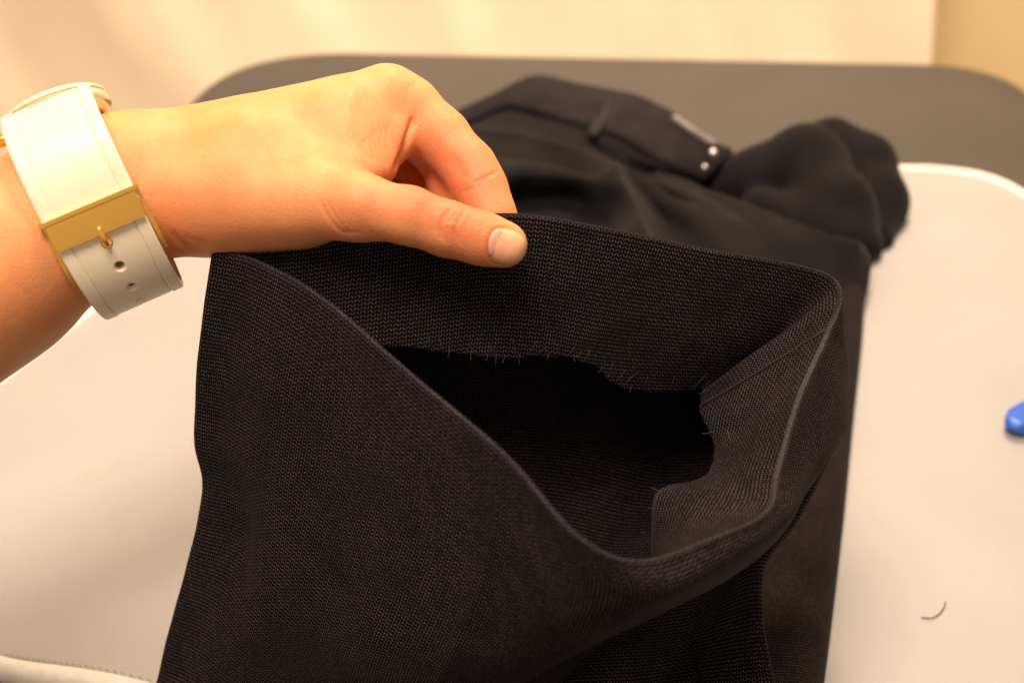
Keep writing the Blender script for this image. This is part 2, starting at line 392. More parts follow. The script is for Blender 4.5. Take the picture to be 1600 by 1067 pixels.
# columns around the opening: rim, raw edge of the turned-up allowance, then wall levels w1..w6   (photo px, px, depth)
NETC = [
 [(338,392,.472),(400,480,.484),(318,570,.492),(314,690,.508),(324,775,.518),(284,930,.532),(244,1090,.540),(190,1300,.49)],
 [(480,376,.470),(470,525,.480),(440,540,.502),(430,680,.522),(420,790,.532),(380,930,.545),(330,1090,.548),(300,1300,.50)],
 [(640,354,.467),(630,538,.478),(630,545,.503),(610,690,.525),(590,800,.537),(540,940,.547),(480,1100,.548),(420,1300,.50)],
 [(800,339,.468),(770,556,.481),(790,550,.505),(780,690,.530),(750,800,.540),(690,940,.547),(600,1100,.545),(520,1300,.50)],
 [(950,362,.475),(905,562,.489),(930,570,.515),(910,700,.540),(880,810,.545),(810,950,.547),(700,1100,.540),(600,1320,.50)],
 [(1100,393,.484),(975,603,.495),(1060,590,.525),(1030,710,.545),(980,820,.548),(890,960,.543),(780,1110,.535),(680,1330,.50)],
 [(1230,415,.489),(1085,608,.508),(1180,590,.535),(1130,710,.550),(1060,820,.550),(960,970,.540),(840,1120,.530),(720,1330,.50)],
 [(1298,436,.487),(1160,590,.515),(1290,560,.530),(1240,700,.545),(1130,830,.545),(1010,970,.535),(880,1110,.525),(740,1330,.50)],
 [(1313,472,.480),(1108,604,.494),(1321,590,.505),(1290,700,.520),(1180,840,.528),(1040,970,.525),(900,1100,.520),(750,1330,.49)],
 [(1292,530,.472),(1096,642,.492),(1320,625,.487),(1292,705,.502),(1190,850,.515),(1040,970,.515),(890,1100,.515),(750,1330,.49)],
 [(1251,622,.452),(1124,700,.480),(1306,672,.474),(1278,728,.490),(1190,855,.505),(1030,965,.507),(880,1095,.508),(745,1330,.49)],
 [(1218,735,.436),(1105,745,.468),(1266,745,.452),(1248,778,.472),(1180,865,.492),(1010,965,.498),(870,1090,.502),(735,1330,.49)],
 [(1200,800,.420),(1032,772,.458),(1226,812,.430),(1208,842,.452),(1150,890,.480),(990,970,.490),(850,1090,.497),(720,1330,.485)],
 [(1116,843,.402),(1022,862,.450),(1150,872,.408),(1130,905,.428),(1060,945,.452),(940,1000,.482),(830,1090,.495),(700,1330,.485)],
 [(1000,880,.390),(1010,940,.440),(1030,925,.393),(1010,957,.410),(960,992,.435),(880,1032,.465),(790,1100,.497),(680,1330,.485)],
 [(900,838,.388),(920,940,.430),(908,900,.395),(890,965,.408),(860,1025,.428),(800,1075,.455),(730,1130,.500),(640,1330,.485)],
 [(790,716,.400),(800,800,.440),(795,810,.406),(775,900,.416),(745,985,.430),(700,1070,.452),(650,1180,.500),(570,1350,.485)],
 [(640,588,.424),(650,680,.455),(625,690,.432),(600,805,.446),(565,910,.462),(530,1015,.478),(490,1150,.510),(450,1330,.485)],
 [(500,468,.447),(510,570,.470),(470,600,.460),(445,720,.476),(430,830,.488),(400,970,.502),(360,1120,.522),(320,1320,.485)],
 [(400,412,.466),(430,510,.480),(370,560,.484),(360,690,.499),(362,790,.510),(325,940,.523),(280,1100,.532),(240,1310,.49)],
]
def above(p):
    r_ = p-CAM; k = min(1.0, (0.004-CAM[2])/r_[2]) if r_[2] < 0 else 1.0
    return CAM+r_*k
NET = np.array([[above(P(*q)) for q in c] for c in NETC])          # (20, 8, 3)
NU = 640
ringsW = [catmull(NET[:, k], NU, True) for k in (0, 2, 3, 4, 5, 6, 7)]
Wl = np.array(ringsW)
WALL = catmull(Wl, 150)                                       # (150, NU, 3)
RAW = catmull(NET[:, 1], NU, True)
rim = WALL[0]
nW = gnormals(WALL, True)
cen = rim.mean(0)
sgn = np.sign(np.sum((rim-cen)*nW[2], -1).mean()); nW *= sgn
n0 = nW[3]; ker = np.ones(21)/21
n0 = np.stack([np.convolve(np.concatenate([n0[-10:, a], n0[:, a], n0[:10, a]]), ker, 'valid') for a in range(3)], -1); n0 /= np.linalg.norm(n0, axis=1, keepdims=True)
tdn = WALL[4]-WALL[0]; tdn /= np.linalg.norm(tdn, axis=1, keepdims=True)
r0 = 0.0011
# gentle cloth undulation on the wall
und = 0.0016*vnoise(WALL*np.array([1, 1, 0.6]), 0.045, 3)+0.0005*vnoise(WALL, 0.016, 4)
env = np.clip(np.arange(150)/18, 0, 1)[:, None]
s_col = (np.arange(NU)/NU*20)[None, :]
und = und+0.0016*np.exp(-np.abs(s_col-16.1)/0.12)-0.0012*np.exp(-((s_col-17.4)/0.5)**2)
qx, qy, qd = proj(WALL.reshape(-1, 3)); qx = qx.reshape(WALL.shape[:2]); qy = qy.reshape(WALL.shape[:2]); qd = qd.reshape(WALL.shape[:2])
near_ = (s_col > 17.5) | (s_col < 0.5)
und = und-0.0045*np.exp(-((qx-372+(qy-850)*0.10)/24)**2-((qy-850)/75)**2)*near_+0.003*np.exp(-((qx-420)/60)**2-((qy-640)/160)**2)*near_
WALLd = WALL+nW*(und*env)[..., None]+n0[None]*r0
# allowance grid
NA = 60
ta = np.linspace(0, 1, NA)
mid = (rim+RAW)/2
A = np.empty((NA, NU, 3))
s_idx = np.arange(NU)/NU*20
bulge = 0.003*np.exp(-((s_idx-10.5)/1.2)**2)+0.002*np.exp(-((s_idx-4.3)/0.8)**2)
cv = (CAM-mid); cv /= np.linalg.norm(cv, axis=1, keepdims=True)
for k, t in enumerate(ta):
    A[k] = rim*(1-t)+RAW*t+cv*(4*t*(1-t)*bulge)[:, None]
nA = gnormals(A, True)
# raw edge waver + surface waves
sa = np.arange(NU)
wav = 0.0006*vnoise(np.stack([sa*0.001, sa*0, sa*0], -1), 0.010, 8)+0.00028*vnoise(np.stack([sa*0.001, sa*0, sa*0], -1), 0.0035, 9)
dirA = (RAW-rim)/np.linalg.norm(RAW-rim, axis=1, keepdims=True)
A += dirA[None]*(ta[:, None]**3*wav[None])[..., None]
A += nA*((0.0009*vnoise(A, 0.020, 6)+0.0004*vnoise(A, 0.008, 16))*np.clip(ta*5, 0, 1)[:, None])[..., None]
A -= n0[None]*r0
# rolled fold between the two
roll = []
for k in range(1, 8):
    a = k/8*np.pi; roll.append(rim-n0*r0*math.cos(a)-tdn*r0*1.2*math.sin(a))
roll = np.array(roll)
FULL = np.concatenate([A[::-1], roll, WALLd])                 # raw edge -> rim -> down the wall
circ = 0.52
def uvgrid(Gd, rimrow, period=circ):
    nv, nu = Gd.shape[:2]
    seg = np.linalg.norm(np.diff(Gd, axis=0), axis=-1); cum = np.concatenate([np.zeros((1, nu)), np.cumsum(seg, 0)]); cum = cum-cum[rimrow]
    rr = Gd[rimrow]; cu = np.concatenate([[0], np.cumsum(np.linalg.norm(np.diff(rr, axis=0), axis=-1))])
    return np.stack([np.broadcast_to(cu, (nv, nu)), cum], -1)
UVf = uvgrid(FULL, NA+3)
def close(Gd, UVd):   # duplicate first column so that uv has no jump
    G2 = np.concatenate([Gd, Gd[:, :1]], 1); last = UVd[:, -1:]+(UVd[:, -1:]-UVd[:, -2:-1])*np.array([1, 0]); 
    last[..., 1] = UVd[:, 0:1, 1]
    return G2, np.concatenate([UVd, last], 1)
G1, U1 = close(FULL, UVf)
cut = NA+3
for nm, sl, mt in (('hem_allowance', slice(0, cut+1), M_weave), ('raised_leg', slice(cut, None), M_weave)):
    g = G1[sl]; u = U1[sl]
    rows_ = np.arange(FULL.shape[0])[sl][:, None]; sc_ = np.append(s_idx, 20)[None]
    wr = np.exp(-((rows_-(NA+2))/3.0)**2)*np.exp(-((sc_-10.0)/1.5)**4)*0.8+np.exp(-((rows_-(NA+3))/3.0)**2)*0.22
    wr = np.clip(wr+0.45*np.exp(-((rows_-1)/1.2)**2)*np.exp(-((sc_-12.6)/.7)**2), 0, 1)
    o = mk(nm, g.reshape(-1, 3), grid_faces(g.shape[0], g.shape[1]), mt, tr, uv=u.reshape(-1, 2), solid=0.0007, offset=-1 if nm == 'raised_leg' else 0, attr={'wear': wr.ravel()})
    if nm == 'hem_allowance': o['label'] = 'turned-up hem allowance with raw overcast edge inside the opening'

# side seam + pressed wear line near the right fold, on the allowance
def on_grid(Gd, s, t):    # s in control-column units, t fraction 0..1 from rim to raw
    i = int(round(s/20*NU)) % NU; k = t*(NA-1); k0 = int(np.floor(k)); k1 = min(k0+1, NA-1); return Gd[k0, i]*(1-(k-k0))+Gd[k1, i]*(k-k0)
def to_cam(p, e):
    v = CAM-p; return p+v/np.linalg.norm(v)*e
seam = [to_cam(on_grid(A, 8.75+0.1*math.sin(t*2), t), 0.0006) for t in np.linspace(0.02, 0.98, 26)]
V, F = tube(seam, 0.00055, 6); mk('side_seam', V, F, plain('dark_seam_thread', rgb(0.012, 0.010, 0.010), 0.9), tr)  # side seam drawn as a thin dark tube

# overcast stitches and frayed threads along the raw edge
random.seed(3)
for s in np.concatenate([np.arange(2.1, 4.4, 0.115), np.arange(4.5, 6.2, 0.16)]):
    if random.random() < 0.25: continue
    up = random.uniform(0.86, 0.93)
    d = 0.07*random.choice([-1, 1])
    a = to_cam(on_grid(A, s, 0.99), 0.0006); m_ = to_cam(on_grid(A, s+d*0.5, (0.99+up)/2), 0.0009); b_ = to_cam(on_grid(A, s+d, up), 0.0005)
    V, F = tube(catmull([a, m_, b_], 7), 0.00008, 5); mk('overcast_stitch', V, F, M_stitch, tr)
for s, L in [(2.75, .0045), (2.95, .002), (3.02, .0032), (3.12, .0025), (3.28, .003), (4.45, .002), (9.6, .004), (10.2, .0035), (11.9, .005), (12.3, .004), (8.3, .003), (5.1, .002), (2.5, .003), (3.6, .0016), (3.9, .002)]:
    a = on_grid(A, s, 0.985); dd = dirA[int(s/20*NU)]; sd = np.array([random.uniform(-.5, .5), 0, random.uniform(-.2, .5)])
    pts = [to_cam(a-dd*0.001, .0005), to_cam(a+dd*L*0.5+sd*L*0.3, .001), to_cam(a+dd*L+sd*L*0.9, .0015)]
    V, F = tube(catmull(pts, 8), 0.00010, 5); mk('loose_thread', V, F, M_stitch, tr)
# curled lint thread hanging inside right
pts = [P(1136, 672, .468), P(1142, 690, .467), P(1138, 710, .468), P(1128, 722, .47)]
V, F = tube(catmull(pts, 12), 0.00012, 5); mk('loose_thread', V, F, M_stitch, tr)

# lower fold of the same leg, behind the raised part
B = [
 [(1150,640,.570),(1230,650,.560),(1280,655,.545),(1300,655,.540),(1317,660,.532),(1318,668,.545),(1300,690,.565)],
 [(1110,760,.575),(1140,750,.545),(1200,740,.532),(1240,735,.524),(1284,728,.516),(1284,738,.532),(1260,760,.560)],
 [(1050,870,.570),(1090,840,.545),(1120,820,.522),(1180,812,.515),(1237,812,.506),(1238,822,.520),(1210,850,.550)],
 [(900,960,.560),(975,935,.535),(1050,905,.508),(1120,895,.505),(1186,880,.498),(1188,890,.512),(1160,920,.540)],
 [(800,1030,.540),(890,1000,.510),(1000,985,.500),(1085,970,.506),(1182,960,.494),(1184,968,.508),(1160,990,.535)],
 [(720,1090,.515),(830,1060,.507),(950,1050,.494),(1045,1042,.504),(1190,1030,.488),(1193,1036,.502),(1170,1050,.530)],
 [(650,1180,.505),(780,1160,.500),(900,1150,.488),(1000,1140,.496),(1202,1120,.480),(1206,1128,.496),(1180,1140,.525)],
 [(600,1300,.490),(720,1290,.485),(850,1290,.480),(960,1280,.485),(1210,1260,.475),(1215,1270,.490),(1190,1280,.51)],
]
Bn = np.array([[above(P(*q)) for q in r] for r in B]); Bs = catmull(Bn, 130); Bs = np.swapaxes(catmull(np.swapaxes(Bs, 0, 1), 150), 0, 1)
Bs = Bs+gnormals(Bs)*(0.0008*vnoise(Bs, 0.03, 11))[..., None]
o = mk('leg_fold', Bs.reshape(-1, 3), grid_faces(130, 150), M_weave, tr, uv=(uvgrid(Bs, 100)*np.array([1, 1])).reshape(-1, 2), solid=0.0007)
# seam line on that fold
pts = [to_cam(P(1078, 1008, .500), .0), P(1086, 1030, .497), P(1096, 1067, .492), P(1104, 1110, .488)]
V, F = tube(catmull(pts, 12), 0.0006, 6); mk('crease_seam', V, F, M_thread, tr)

# flat leg lying on the pad
Rr = [(1352,420),(1347,520),(1333,650),(1318,800),(1302,940),(1287,1060),(1262,1250)]
Ll = [(840,430),(800,520),(740,650),(690,800),(640,940),(600,1060),(540,1250)]
rows = []
for (a, b), (c2, d2) in zip(Rr, Ll):
    pr_, pl_ = S(a, b, 0.004), S(c2, d2, 0.004); rows.append([pl_, pr_])
rows = catmull(np.array(rows), 120)
uu = np.linspace(0, 1, 120); prof = 0.020*(1-np.abs(uu*2-1)**14)**0.5
Gf = rows[:, :1]*(1-uu)[None, :, None]+rows[:, 1:]*uu[None, :, None]
Gf[..., 2] = 0.0015+prof[None]+0.0015*vnoise(Gf, 0.05, 12)*np.clip((1-np.abs(uu*2-1))*12, 0, 1)[None]
o = mk('flat_leg', Gf.reshape(-1, 3), grid_faces(120, 120), M_weave, tr, uv=uvgrid(Gf, 60).reshape(-1, 2), solid=0.0007)

# hips, seat and crumpled front behind the hand
H = [
 [(690,215,.004),(712,190,.008),(770,166,.012),(836,140,.012),(900,152,.012),(962,163,.012),(1000,172,.012),(1056,199,.010),(1094,232,.010),(1140,252,.006)],
 [(690,205,.020),(716,184,.028),(774,157,.045),(836,129,.056),(900,141,.056),(962,153,.056),(1000,162,.056),(1056,190,.050),(1094,223,.040),(1142,243,.028)],
 [(700,215,.025),(735,197,.037),(792,172,.050),(850,184,.055),(895,198,.055),(925,206,.055),(965,218,.052),(1010,244,.048),(1051,267,.040),(1095,285,.026)],
 [(690,245,.032),(740,238,.045),(800,226,.050),(850,228,.050),(900,237,.050),(934,244,.044),(975,263,.040),(1010,280,.034),(1045,292,.028),(1092,304,.020)],
 [(680,300,.032),(740,288,.044),(800,272,.052),(850,272,.048),(900,276,.048),(950,283,.058),(985,298,.034),(1030,306,.036),(1080,318,.045),(1200,330,.035)],
 [(680,360,.030),(750,345,.032),(800,322,.026),(860,318,.024),(920,322,.026),(980,335,.052),(1030,345,.030),(1100,355,.050),(1200,372,.048),(1338,395,.020)],
 [(680,430,.030),(750,420,.030),(800,405,.022),(860,405,.022),(920,410,.026),(1000,420,.050),(1060,428,.034),(1150,430,.045),(1250,440,.032),(1350,440,.010)],
 [(680,520,.004),(750,520,.004),(800,520,.004),(860,520,.004),(920,520,.004),(1000,520,.004),(1060,520,.004),(1150,520,.004),(1250,520,.004),(1335,510,.002)],
]
Hn = np.array([[S(*q) for q in r] for r in H]); Hs = catmull(Hn, 150); Hs = np.swapaxes(catmull(np.swapaxes(Hs, 0, 1), 190), 0, 1)
Hs = Hs+gnormals(Hs)*(0.0012*vnoise(Hs, 0.06, 21)+0.0006*vnoise(Hs, 0.025, 22)-np.clip((np.arange(150)-48)/20, 0, 1)[:, None]*0.006*np.abs(vnoise(Hs*np.array([1, .5, 1])+Hs[..., [1, 0, 2]]*.4, 0.045, 23)))[..., None]
hpx, hpy, _ = proj(Hs.reshape(-1, 3)); hpx = hpx.reshape(Hs.shape[:2]); hpy = hpy.reshape(Hs.shape[:2])
def crease(line, wd, amt):
    c_ = catmull(np.array(line, float), 40); D = np.min(np.hypot(hpx[..., None]-c_[:, 0], hpy[..., None]-c_[:, 1]), -1)
    Hs[..., 2] += amt*np.exp(-D/wd)
crease([(960, 282), (972, 312), (992, 350), (1010, 400)], 14, .012)
crease([(1028, 292), (1110, 318), (1220, 360), (1335, 402)], 16, .012)
crease([(1100, 300), (1180, 322), (1300, 372)], 12, -.008)
crease([(940, 300), (950, 330), (960, 370)], 12, -.008)
crease([(745, 210), (830, 222), (920, 250), (1010, 300)], 9, .004)
crease([(760, 240), (840, 248), (930, 272)], 9, -.004)
mk('seat_and_hips', Hs.reshape(-1, 3), grid_faces(150, 190), M_flatwool, tr, uv=uvgrid(Hs, 60).reshape(-1, 2), solid=0.0009)
# waistband
w0 = catmull(Hn[1], 120)+np.array([0, 0, 0.003]); w1 = catmull(Hn[2], 120)
Wb = np.array([w0*(1-t)+w1*t for t in np.linspace(0, 1, 9)])
nb = gnormals(Wb); nb *= np.sign(nb[..., 2:3].mean()); Wb += nb*0.0045*np.sin(np.linspace(0.35, 2.6, 9))[:, None, None]
o = mk('waistband', Wb[:, 10:].reshape(-1, 3), grid_faces(9, 110), M_band, tr, solid=0.003, offset=0)
# belt loop
def strip(name, pts, wid, thick, mat, parent, up=None, n=16):
    c_ = catmull(pts, n); t = np.gradient(c_, axis=0); t /= np.linalg.norm(t, axis=1, keepdims=True)
    v = CAM-c_; v /= np.linalg.norm(v, axis=1, keepdims=True); s_ = np.cross(t, v); s_ /= np.linalg.norm(s_, axis=1, keepdims=True)
    G_ = np.stack([c_-s_*wid/2, c_-s_*wid/6+v*thick*.3, c_+s_*wid/6+v*thick*.3, c_+s_*wid/2], 1)
    return mk(name, G_.reshape(-1, 3), grid_faces(n, 4), mat, parent, solid=thick, offset=0)
strip('belt_loop', [S(965, 153, .060), S(949, 178, .0615), S(931, 203, .0595), S(924, 211, .058)], 0.008, 0.0012, plain('belt_loop_wool', rgb(0.012, 0.010, 0.011), 0.85), tr)
V, F = tube(catmull([S(930, 238, .0485), S(965, 250, .0465), S(1010, 268, .038), S(1052, 282, .030)], 20), 0.0016, 6); mk('pocket_seam', V, F, M_thread, tr)
V, F = tube(catmull(Hn[2][1:9]+np.array([0, -.001, .0012]), 60), 0.0016, 6); mk('waistband_seam', V, F, M_thread, tr)
strip('lining_trim', [S(1052, 182, .058), S(1080, 202, .054), S(1098, 214, .049), S(1118, 225, .045)], 0.0045, 0.001, M_trim, tr)
for q, r_ in (((1114, 240, .046), .0036), ((1101, 262, .043), .0024)):
    c_ = S(*q)
    V, F = tube([c_-RT*r_*0.9, c_-RT*r_*0.7, c_, c_+RT*r_*.7, c_+RT*r_*.9], np.array([.3, .8, 1, .8, .3])*r_, 12); mk('metal_hook', V, F, M_steel, tr)

# bunched second leg end on the right
BL = [((1090,318,.935,26),(1170,290,.925,45)),((1122,268,.940,17),(1175,275,.930,40)),((1122,268,.940,17),(1100,300,.935,24)),((1170,290,.925,45),(1258,258,.920,62)),((1258,262,.920,62),(1305,330,.885,58)),((1305,330,.885,58),(1345,385,.868,34)),
      ((1190,330,.89,40),(1310,375,.865,42))]
BL2 = [((1300,222,.950,34),(1345,262,.935,48)),((1345,262,.935,48),(1364,318,.912,47)),((1364,318,.912,47),(1364,372,.885,32)),((1255,225,.94,28),(1300,222,.95,30))]
def prims(L):
    out = []
    for a, b in L: out.append((P(*a[:3]), P(*b[:3]), a[3]*a[2]/FPX, b[3]*b[2]/FPX))
    return out
PB1, PB2 = prims(BL), prims(BL2)
def f_bundle(p):
    p = p.astype(np.float64)
    def un(L, k):
        d = None
        for a, b, ra, rb in L:
            e_ = capsule(p, a, b, ra, rb); d = e_ if d is None else smin(d, e_, k)
        return d
    q = smin(un(PB1, 0.012), un(PB2, 0.016), 0.0010)
    fo = 0.0010*vnoise(p, 0.05, 32)+0.0015*np.abs(vnoise(p+p[:, [1, 2, 0]]*0.5, 0.05, 34))
    q = q+fo
    return np.maximum(q, 0.002-p[:, 2])
lo = np.array([0.10, 0.66, -0.002]); hi = np.array([0.36, 1.06, 0.15])
V, F = mesh_sdf(f_bundle, lo, hi, 0.0022)
o = mk('bunched_leg', V, F, M_flatwool, tr)
V, F = tube(catmull([P(1300, 190, .955), P(1335, 200, .95), P(1362, 222, .94), P(1380, 246, .925)], 16), 0.0022, 8); mk('cuff_edge', V, F, M_thread, tr)

# ------------------------------------------------------------------ person: forearm and hand
HP = [ # a(px,py,d,r), b, blend group
 ((-300,590,.430,205),(-20,420,.462,142)),
 ((-20,420,.462,142),(120,332,.474,114)),
 ((120,332,.474,114),(205,285,.482,99)),
 ((205,285,.484,98),(600,160,.496,53)),        # index metacarpal / dorsum
 ((220,300,.500,92),(600,175,.516,52)),
 ((230,310,.515,80),(590,195,.534,48)),
 ((235,315,.520,75),(575,215,.550,44)),
 ((280,322,.482,76),(470,322,.478,70)),        # heel / thenar
 ((330,310,.474,76),(560,324,.456,46)),        # thumb metacarpal
 ((400,255,.478,82),(545,232,.482,54)),        # first interosseous
 ((500,290,.470,62),(590,262,.478,28)),        # web
 ((545,200,.486,60),(612,215,.488,36)),
]
THUMB = [((560,324,.456,46),(640,337,.452,41)),((640,337,.452,41),(700,358,.452,38.5)),((700,358,.452,38.5),(752,373,.4525,36.5)),((752,373,.4525,36.5),(788,382,.454,35.5))]
INDEX = [((608,157,.497,51),(640,170,.497,43)),((640,170,.497,43),(690,215,.494,38.5)),((690,213,.494,38.5),(732,262,.489,37.5)),((732,262,.489,37.5),(752,300,.485,36.5)),((752,300,.485,36.5),(768,345,.480,34)),((768,345,.480,34),(774,395,.479,29))]
PALM2 = [((640,190,.505,40),(668,232,.506,22))]
MID = [((600,175,.516,50),(680,235,.512,36)),((680,235,.512,36),(705,290,.505,34)),((705,290,.505,34),(718,345,.492,30)),((718,345,.492,30),(715,390,.488,27))]
RNG = [((590,195,.534,47),(650,260,.530,34)),((650,260,.530,34),(672,320,.515,31)),((672,320,.515,31),(670,365,.497,28))]
LIT = [((575,215,.550,43),(600,290,.540,30)),((600,290,.540,30),(610,350,.520,26))]
pH, pT, pI, pP, pM, pR, pL = map(prims, (HP, THUMB, INDEX, PALM2, MID, RNG, LIT))
def f_hand(p):
    p = p.astype(np.float64)
    def un(L, k):
        d = None
        for a, b, ra, rb in L:
            e_ = capsule(p, a, b, ra, rb); d = e_ if d is None else smin(d, e_, k)
        return d
    d = un(pH, 0.012)
    fing = np.minimum(un(pM, .004), np.minimum(un(pR, .004), un(pL, .004)))
    d = smin(d, fing, 0.005)
    d = smin(d, un(pI, .008), 0.006)
    d = smin(d, un(pT, .006), 0.009)
    d = smin(d, un(pP, .004), 0.004)
    return d
lo = np.array([-0.34, 0.24, 0.06]); hi = np.array([0.03, 0.56, 0.36])
allp = np.concatenate([np.array([[a-max(ra, rb), a+max(ra, rb), b-max(ra, rb), b+max(ra, rb)] for a, b, ra, rb in L]).reshape(-1, 3) for L in (pH, pT, pI, pM, pR, pL)])
lo = allp.min(0)-0.004; hi = allp.max(0)+0.004
V, F = mesh_sdf(f_hand, lo, hi, 0.0009)
for _ in range(2):
    V = V-sgrad(f_hand, V)*f_hand(V)[:, None]
Nn = sgrad(f_hand, V)
hx, hy, hd = proj(V)
tocam = (CAM-V); tocam /= np.linalg.norm(tocam, axis=1, keepdims=True)
facing = np.clip(np.sum(Nn*tocam, 1)*2+0.3, 0, 1)
def stroke(pts, width, depth, dmax=0.52, n=30):
    """crease (depth>0) or ridge (<0) along a line on the near side of the skin"""
    global disp
    c_ = catmull(np.array(pts, float), n)
    D2 = np.full(len(V), 1e9); T = np.zeros(len(V))
    for i in range(n):
        d_ = (hx-c_[i, 0])**2+(hy-c_[i, 1])**2; m = d_ < D2; D2[m] = d_[m]; T[m] = i/(n-1)
    tap = np.clip(np.minimum(T, 1-T)*5+0.25, 0, 1)
    disp -= depth*np.exp(-D2/width**2)*facing*tap*(hd < dmax)
disp = np.zeros(len(V))
# thumb joint wrinkles
stroke([(707,325),(694,340),(688,360),(694,378)], 3.0, .0008, .47)
stroke([(716,327),(703,345),(698,362),(702,380)], 2.6, .0005, .47)
stroke([(727,330),(716,345),(712,362),(716,378)], 3.2, .00055, .47)
stroke([(734,336),(728,350),(724,366)], 2.6, .0003, .47)
stroke([(680,338),(677,352),(680,366)], 3.0, .0003, .47)
stroke([(712,350),(705,352),(698,350)], 3, -.0003, .47)
nail_ol = [(769,364),(776,358),(788,357),(803,361),(815,368)]
stroke([(815,367),(803,360),(788,356.5),(776,357),(768,364),(763,378),(763,396),(768,407),(778,412.5),(792,414)], 2.0, .0004, .47, 60)
stroke([(812,362),(795,353),(776,352),(764,361),(758,376),(757,396),(763,410),(775,417)], 3.5, -.0003, .47, 60)
# thumb base wrinkles
for k_ in range(5):
    stroke([(498+k_*13,312+k_*4),(512+k_*13,338+k_*3),(530+k_*12,360),(548+k_*9,368)], 3.6, .0006-.0001*k_, .47)
# web creases towards the index base
for k_, (x_, t_, b_) in enumerate([(606,186,262),(598,190,262),(590,196,258),(582,204,252),(573,214,246)]):
    stroke([(x_+3,t_),(x_-3,(t_+b_)/2-6),(x_+2,(t_+b_)/2+14),(x_+9,b_)], 2.4, .0006-.00006*k_, .50)
stroke([(560,222),(572,240),(592,258)], 5, .0004, .50)
stroke([(647,180),(640,206),(630,240),(618,268)], 5, .0020, .51)
# index joint crease and side folds
stroke([(740,288),(756,279),(778,268)], 2.8, .00055, .50)
stroke([(722,300),(740,294),(752,290)], 3.2, .0004, .50)
stroke([(700,240),(716,262),(728,280)], 9, .0004, .50)
# wrist folds by the watch
stroke([(268,362),(280,378),(300,388),(325,390)], 5, .0006, .50)
stroke([(290,370),(306,378),(328,381)], 4, .0004, .50)
# tendon and knuckle relief
stroke([(300,210),(420,180),(560,140)], 22, -.0010, .50)
stroke([(585,130),(622,120),(640,138)], 24, -.0004, .52)
stroke([(430,240),(490,222),(550,205)], 30, .0006, .50)
disp += 0.00022*vnoise(V, 0.014, 41)+0.00004*vnoise(V, 0.005, 42)
V2 = V+Nn*disp[:, None]
def blob(px, py, r): return np.exp(-((hx-px)**2+(hy-py)**2)/r**2)
flush = np.clip(0.75*blob(720,255,75)+0.8*blob(690,310,55)+0.55*blob(720,380,50)+0.55*blob(785,400,42)+0.4*blob(600,300,70)+0.35*blob(560,355,60)
  +0.25*blob(640,200,50)+0.5*blob(300,360,70)+0.35*blob(60,450,120)+0.3*blob(430,370,80)+0.4*blob(765,310,50), 0, 0.95)
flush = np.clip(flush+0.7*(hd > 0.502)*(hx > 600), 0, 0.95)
person = thing('person', 'bare forearm and hand from the left pinching the open trouser hem', 'person')
mk('forearm_and_hand', V2, F, M_skin, person, attr={'flush': flush})

# thumbnail: follows the thumb surface, slightly proud
def march(xy):
    r_ = np.array([P(x, y, 1.0)-CAM for x, y in xy]); L_ = np.linalg.norm(r_, axis=1); t = np.full(len(r_), 0.42)
    for _ in range(40):
        t = np.minimum(t+f_hand(CAM+r_*t[:, None])/L_*0.9, 0.453)
    p_ = CAM+r_*t[:, None]
    for _ in range(5):
        g = sgrad(f_hand, p_); p_ = p_-g*f_hand(p_)[:, None]
    return p_, sgrad(f_hand, p_)
nail_c = np.array([794, 385.0])
out = np.array([(769,364),(776,358),(788,357.5),(803,361),(815,367.5),(822,377),(823.2,388),(821,399),(814,407.5),(803,412),(790,413),(777,411),(768,406),(764.5,396),(763.5,385),(765,373)], float)
oc = catmull(out, 72, True)
def nail_patch(name, oc, mat, lift, parent, inset=0.0):
    c0 = oc.mean(0); nr = 14; T_ = np.repeat(np.arange(nr+1)/nr, len(oc))
    xy = c0+(np.tile(oc, (nr+1, 1))-c0)*T_[:, None]
    p_, g = march(xy); pts = p_+g*(lift*(1-T_**8)-0.00015*T_**8)[:, None]
    Fc = grid_faces(nr+1, len(oc), True)
    return mk(name, pts, Fc, mat, parent)
nail = nail_patch('thumbnail', oc, M_nail, 0.00075, person)
bare = catmull(np.array([(768,366),(775,358),(784,357),(786,362),(779,368),(775,378),(771,390),(770,402),(765,400),(763,388),(764,375)], float), 40, True)
bn = nail_patch('bare_nail_patch', bare, M_barenail, 0.00082, nail); bn['label'] = 'chipped strip where the polish has worn off at the cuticle'

# ------------------------------------------------------------------ wristwatch
watch = thing('wristwatch', 'white rubber strap wristwatch with gold buckle on the wrist', 'wristwatch')
Wc = P(152, 317, .474)
aA = P(300, 253.5, .480)-P(0, 380.5, .468); aA /= np.linalg.norm(aA)
vv_ = CAM-Wc; vv_ /= np.linalg.norm(vv_)
pp = np.cross(aA, vv_); pp /= np.linalg.norm(pp)
if pp@UP > 0: pp = -pp
nn = np.cross(aA, pp); nn *= np.sign(nn@vv_)
Rp, Rn = .0392, .0325
def ring(phi, off=0.0, rp=Rp, rn=Rn):
    c_, s_ = math.cos(phi), math.sin(phi); e = 0.90
    c2, s2 = math.copysign(abs(c_)**e, c_), math.copysign(abs(s_)**e, s_)
    n_ = nn*c_/rn+pp*s_/rp; n_ /= np.linalg.norm(n_)
    return Wc+nn*rn*c2+pp*rp*s2+n_*off, n_
